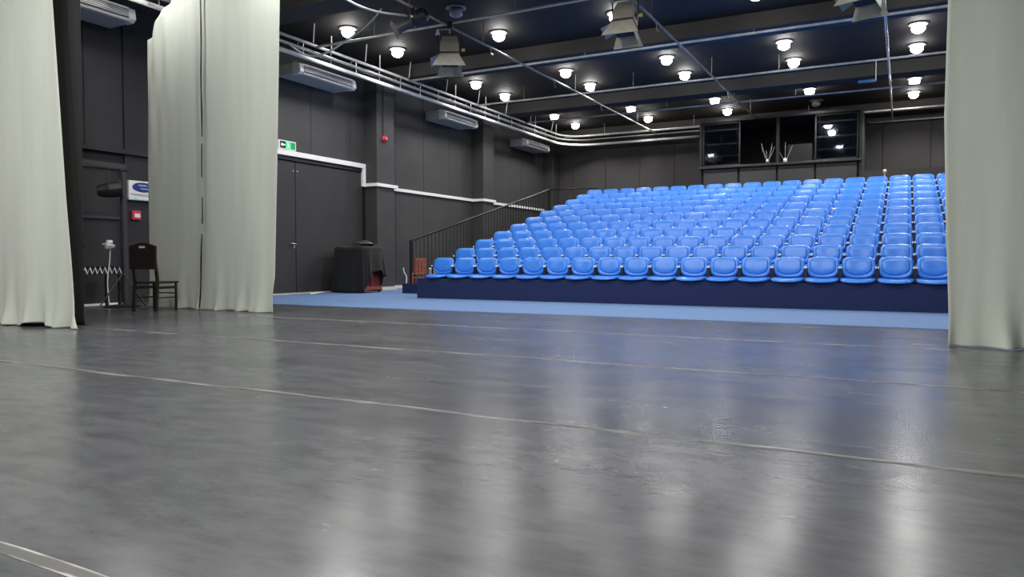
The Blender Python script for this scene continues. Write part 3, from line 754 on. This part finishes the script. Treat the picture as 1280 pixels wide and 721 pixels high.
curtain('stage_curtain', 'pale grey stage curtain hanging in front of the black drape', 4.87,
        [(0, -10.6), (5, -10.6)], [(0, -7.92), (.15, -7.98), (.4, -8.03), (1.4, -8.12), (3.6, -8.26), (5, -8.3)], flat(4.9), 'curtain',
        [(2.6, .4, 1), (5.3, 1.2, .4), (11, 2.0, .12)], .04, 3, hem=.05, toe=.05, group='pale grey stage curtains')
curtain('black_drape', 'black drape hanging behind the pale stage curtain', 5.12,
        [(0, -10.6), (5, -10.6)], [(0, -8.2), (.1, -8.23), (1.4, -8.2), (5, -8.14)], flat(4.9), 'blackcloth',
        [(9, .3, 1), (21, 1.2, .5)], .03, 5, nx=60, nz=30, hem=.01)
def droop(s):
    d = max(0, 1 - s / .46); return 4.86 - .62 * d ** 1.5
curtain('stage_curtain', 'pale grey stage curtain panel with sagging corner behind the dark chair', 7.76,
        [(0, -10.71), (3.9, -10.66), (4.3, -10.64), (5, -10.5)], [(0, -9.40), (.3, -9.36), (1.2, -9.28), (5, -9.22)], droop, 'curtain',
        [(3.5, .4, .6), (11, 1.2, .28), (27, .5, .12)], .018, 11, hem=.03, toe=.04, crease=.045, group='pale grey stage curtains')
cpan = curtain('stage_curtain', 'pale grey stage curtain panel beside the wide double door', 7.70,
        [(0, -9.40), (.3, -9.375), (1.2, -9.318), (1.6, -9.305), (2.3, -9.303), (3.0, -9.285), (5, -9.26)], [(0, -7.93), (.2, -7.95), (.5, -7.88), (1.0, -7.86), (2.16, -7.81), (4.4, -7.73), (5, -7.70)], flat(4.88), 'curtain',
        [(3.1, .4, .8), (7.5, 2.2, .45), (19, .5, .12)], .024, 17, hem=.025, toe=.04, group='pale grey stage curtains')
curtain('stage_curtain', 'pale grey stage curtain partly hiding the end of the seat rows', 7.46,
        [(0, .385), (.3, .37), (.93, .335), (2.0, .30), (3, .31), (5, .33)], [(0, 3.6), (5, 3.6)], flat(4.88), 'curtain',
        [(4.2, 1.4, .8), (10.5, .2, .5), (22, .5, .15)], .028, 23, hem=.006, toe=.055, group='pale grey stage curtains', nx=120)
binding(cpan, 7.665, [(0, -9.42), (.3, -9.39), (1.2, -9.33), (2.3, -9.31), (3.4, -9.30), (5, -9.28)], ((.03, 1.15, .013), (1.3, 1.7, .004), (2.0, 2.5, .005), (2.6, 4.85, .012)))
tag(obj('curtain_track', tb([(-10.66, 7.72, 4.93), (-7.5, 7.72, 4.93)], .03, 8), 'pipedark', smooth=True), 'dark track pipe over the two joined stage curtain panels', 'curtain track', 'curtain tracks')
tag(obj('curtain_track', tb([(-10.66, 5.0, 4.95), (-8.0, 5.0, 4.95)], .03, 8), 'pipedark', smooth=True), 'dark track pipe over the black drape', 'curtain track', 'curtain tracks')
tag(obj('curtain_track', tb([(.2, 7.46, 4.93), (4.2, 7.46, 4.93)], .03, 8), 'pipedark', smooth=True), 'dark track pipe over the curtain beside the seat rows', 'curtain track', 'curtain tracks')

# ------------------------------------------------------------------ corner things by the single door
def chair():
    t = thing('wooden_chair', 'dark wooden chair with solid back panel beside the stage curtain', 'chair', (-9.86, 7.26, 0), (0, 0, R(0)))
    # local: +Y is forward, width along X
    w, d, sh, bh = .19, .19, .44, .98
    st_ = obj('seat', bx(-w - .02, w + .02, -d, d + .02, sh - .03, sh), 'chairwood', t, bevel=.01)
    for s in (-1, 1):
        obj('leg', tb([(s * w, d - .02, 0), (s * w, d - .02, sh - .03)], .018, 8), 'chairwood', t)
        obj('back_post', prism(B(), [(-d - .055, 0), (-d - .02, 0), (-d + .02, .44), (-d - .045, bh - .05), (-d - .07, bh - .05), (-d - .015, .44)], s * w - .017, s * w + .017, 'x'), 'chairwood', t)
        obj('side_stretcher', tb([(s * w, -d, .2), (s * w, d - .02, .2)], .010, 6), 'chairwood', t)
        obj('side_apron', bx(s * w - .01, s * w + .01, -d, d - .02, sh - .11, sh - .07), 'chairwood', t)
    obj('front_stretcher', tb([(-w, d - .02, .26), (w, d - .02, .26)], .010, 6), 'chairwood', t)
    bp = obj('back_panel', prism(B(), [(-w - .03, .62), (-w - .035, bh - .02), (-.06, bh + .03), (.06, bh + .03), (w + .035, bh - .02), (w + .03, .62)], -d - .065, -d - .035, 'y'), 'chairwood', t, bevel=.006)
    obj('handle_slot', bx(-.05, .05, -d - .068, -d - .062, bh - .05, bh - .02), 'beige', bp)
    return t
ch = chair()
ch.rotation_euler = (0, 0, R(12)); ch.scale = (1.05, 1.05, 1.0)

tbq = thing('side_table', 'small dark table with zigzag patterned edge by the single door', 'table', (-11.45, 7.22, .03))
tp = obj('table_top', bx(-.2, .2, -.75, .47, .60, .62), 'black', tbq)
for q in range(30):
    y0 = -.75 + q * 1.22 / 30
    obj('zigzag_strip', prism(B(), [(y0, .50 if q % 2 else .60), (y0 + .012, .52 if q % 2 else .62), (y0 + .0525, .62 if q % 2 else .52), (y0 + .0405, .60 if q % 2 else .50)], .2, .204, 'x'), 'cable', tp)
obj('apron', bx(.19, .2, -.75, .47, .49, .62), 'black', tbq)
for sx_, sy_ in ((-.17, -.7), (.17, -.7), (-.17, .42), (.17, .42)): obj('leg', bx(sx_ - .02, sx_ + .02, sy_ - .02, sy_ + .02, -.03, .60), 'black', tbq)
lm = thing('floor_lamp', 'thin standing lamp with small white flower-like shade beside the table', 'floor lamp', (-11.22, 7.42, 0))
obj('base', lathe(B(), [(0, 0), (.1, 0), (.1, .015), (.02, .03), (0, .03)], 16), 'black', lm)
obj('pole', tb(smoothline([(0, 0, .02), (-.01, -.02, .4), (.01, .01, .75), (0, .03, .98)]), .010, 6), 'cable', lm, smooth=True)
shd = obj('shade', lathe(B(), [(.016, .12), (.03, .10), (.045, .05), (.085, .0), (.080, 0), (.04, .045), (.02, .09)], 14), 'white', lm, loc=(0, .02, .97), rot=(R(25), R(15), 0), smooth=True)
for q in range(3):
    a = q * 2.1; obj('petal', plate(B(), .05, .03, lambda s: 2.0, lambda r, p, qq: (p, qq, .02 * r * r), lambda r, p, qq: (p, qq, .02 * r * r - .006), 4, 14), 'white', shd, loc=(.05 * math.cos(a), .05 * math.sin(a), .05), rot=(R(40), 0, a))
# light stand with par can
ls = thing('light_stand', 'black tripod light stand in front of the single door', 'light stand', (-11.1, 7.58, 0))
obj('pole', tb([(0, 0, .05), (0, 0, 2.2)], .022, 8), 'black', ls)
for q in range(3):
    a = q * 2 * PI / 3 + .4; obj('leg', tb([(0, 0, .55), (.38 * math.cos(a), .38 * math.sin(a), .015)], .013, 6), 'black', ls)
obj('cross_bar', tb([(-.02, -.75, 2.2), (.0, .12, 2.2)], .02, 8), 'black', ls)
obj('foot_plate', lathe(B(), [(0, 0), (.26, 0), (.26, .02), (.2, .035), (0, .035)], 24), 'black', ls)
pc = thing('par_can', 'black par can light clamped under the tripod stand bar', 'stage light', (-11.1, 7.36, 1.86), (0, 0, R(-35)))
Mx = Matrix.Rotation(R(-82), 3, 'X')
obj('can', RY(lathe(B(), [(0, -.16), (.07, -.16), (.10, -.10), (.12, .0), (.12, .18), (.11, .18), (.11, .02), (0, -.02)], 20), Mx), 'black', pc)
obj('colour_frame', RY(lathe(B(), [(.125, .17), (.15, .17), (.15, .19), (.125, .19), (.125, .17)], 4), Mx), 'darkgrey', pc)
obj('yoke', tb([(-.13, 0, 0), (-.14, 0, .16), (0, 0, .24), (.14, 0, .16), (.13, 0, 0)], .010, 6), 'darkgrey', pc)
obj('clamp', tb([(0, 0, .24), (0, 0, .32)], .022, 8), 'darkgrey', pc)
pc2 = copy_tree(pc); pc2.location = (-11.1, 6.72, 1.06); pc2['label'] = 'black par can light low beside the black drape'
pc2['category'] = 'stage light'

# ------------------------------------------------------------------ covered cart by the double door
cb = thing('wooden_cabinet', 'red-brown wooden cabinet mostly hidden under a black cloth', 'cabinet', (-11.2, 13.52, 0.009))
cb.scale = (1, .68, 1)
obj('body', bx(-.42, .36, -.48, .50, .12, 1.02), 'maroon', cb, bevel=.01)
obj('base', bx(-.44, .42, -.50, .52, .06, .14), 'wood', cb, bevel=.01)
obj('side_rail', tb([(.38, .02, .12), (.40, .0, .40), (.37, .12, .62)], .02, 8), 'wood', cb)
for sx_, sy_ in ((-.38, -.44), (.36, -.44), (-.38, .46), (.36, .46)):
    obj('caster', lathe(B(), [(0, 0), (.03, .005), (.035, .03), (.03, .06), (0, .06)], 12), 'black', cb, loc=(sx_, sy_, 0))
def drape():
    bm = B()
    x0, x1, y0, y1, zt = -.47, .47, -.55, .57, 1.06
    per = []; n = 96
    hx, hy, cx_, cy_ = (x1 - x0) / 2, (y1 - y0) / 2, (x0 + x1) / 2, (y0 + y1) / 2
    rings = []
    # top rings
    def pt(t, sc, z, out=0):
        c, s = math.cos(t), math.sin(t); e = .42
        return [cx_ + (hx * sc + out) * math.copysign(abs(c) ** e, c), cy_ + (hy * sc + out) * math.copysign(abs(s) ** e, s), z]
    rows = 16
    ctr = bm.verts.new((cx_, cy_, zt + .02))
    for sc in (.35, .7, .93):
        rings.append([bm.verts.new((*pt(2 * PI * k / n, sc, 0)[:2], zt + .015 * math.sin(k * .5) * sc + (.05 * math.exp(-((k / n - .2) / .08) ** 2)))) for k in range(n)])
    for j in range(rows + 1):
        t = j / rows; ring = []
        for k in range(n):
            th = 2 * PI * k / n
            c, s = math.cos(th), math.sin(th)
            # hem lifted at the +x +y corner so the red cabinet shows
            d = math.atan2(math.sin(th - R(6)), math.cos(th - R(6)))
            open_ = math.exp(-(d / .55) ** 2)
            zb = .015 + .50 * open_ + .25 * math.exp(-((d - .72) / .3) ** 2)
            z = lerp(zt - .02, zb, t)
            out = .015 + .05 * t * (1 + .8 * math.sin(k * .62 + 1) + .5 * math.sin(k * 1.31)) * (1 - .3 * open_)
            ring.append(bm.verts.new(pt(th, 1, z, out)))
        rings.append(ring)
    for k in range(n): bm.faces.new((ctr, rings[0][k], rings[0][(k + 1) % n]))
    for a, b in zip(rings[:-1], rings[1:]):
        for k in range(n): bm.faces.new((a[k], b[k], b[(k + 1) % n], a[(k + 1) % n]))
    return bm
bc = obj('black_cloth', drape(), 'blackcloth', loc=(-11.2, 13.52, 0.009), smooth=True, solid=.008); bc.scale = (1, .68, 1)
tag(bc, 'black cloth draped over the red-brown cabinet by the double door', 'cloth')
tag(obj('bundled_cloth', plate(B(), .22, .26, lambda s: 2.2, lambda r, p, q: (p, q, .07 * (1 - r * r) + .02 * math.sin(14 * p) * (1 - r)), lambda r, p, q: (p, q, -.02), 8, 28), 'darkgrey', loc=(-11.1, 13.58, 1.145), smooth=True), 'dark grey folded cloth on top of the black draped cabinet', 'cloth')
tag(obj('white_pole', tb([(-11.3, 12.05, .03), (-11.55, 12.75, .03)], .018, 8), 'white', smooth=True), 'short white pole lying on the carpet before the double door', 'pole')
tag(obj('power_conduit', tb(smoothline([(-11.80, 16.2, .02), (-11.79, 16.22, .3), (-11.8, 16.12, .45), (-11.8, 16.1, .56)]), .016, 6), 'cable', smooth=True), 'white cable conduit rising from the beige baseboard', 'conduit')

# small wooden chair and box on the stair
sc_ = thing('small_chair', 'small red-brown wooden chair on the lowest stair step behind the railing', 'chair', (-9.84, 14.03, .225), (0, 0, R(25)))
sc_.scale = (.85, .85, .95)
obj('seat', bx(-.17, .17, -.16, .16, .22, .25), 'wood', sc_, bevel=.006)
for s in (-1, 1):
    obj('leg', bx(s * .15 - .018, s * .15 + .018, -.155, -.12, 0, .22), 'wood', sc_); obj('back_post', bx(s * .15 - .018, s * .15 + .018, .13, .16, 0, .60), 'wood', sc_)
obj('stretcher', bx(-.14, .14, -.15, -.13, .13, .16), 'wood', sc_)
for q in range(3): obj('back_slat', bx(-.12 + q * .09, -.06 + q * .09, .135, .155, .25, .57), 'wood', sc_)
obj('top_rail', bx(-.17, .17, .13, .16, .55, .61), 'wood', sc_)
cbx = thing('cardboard_box', 'small cardboard box with white lid beside the front row end', 'box', (-9.32, 14.12, .226))
obj('body', bx(-.2, .2, -.15, .15, 0, .32), 'cardboard', cbx, bevel=.005)
obj('lid', bx(-.21, .21, -.16, .16, .32, .36), 'white', cbx, bevel=.005)
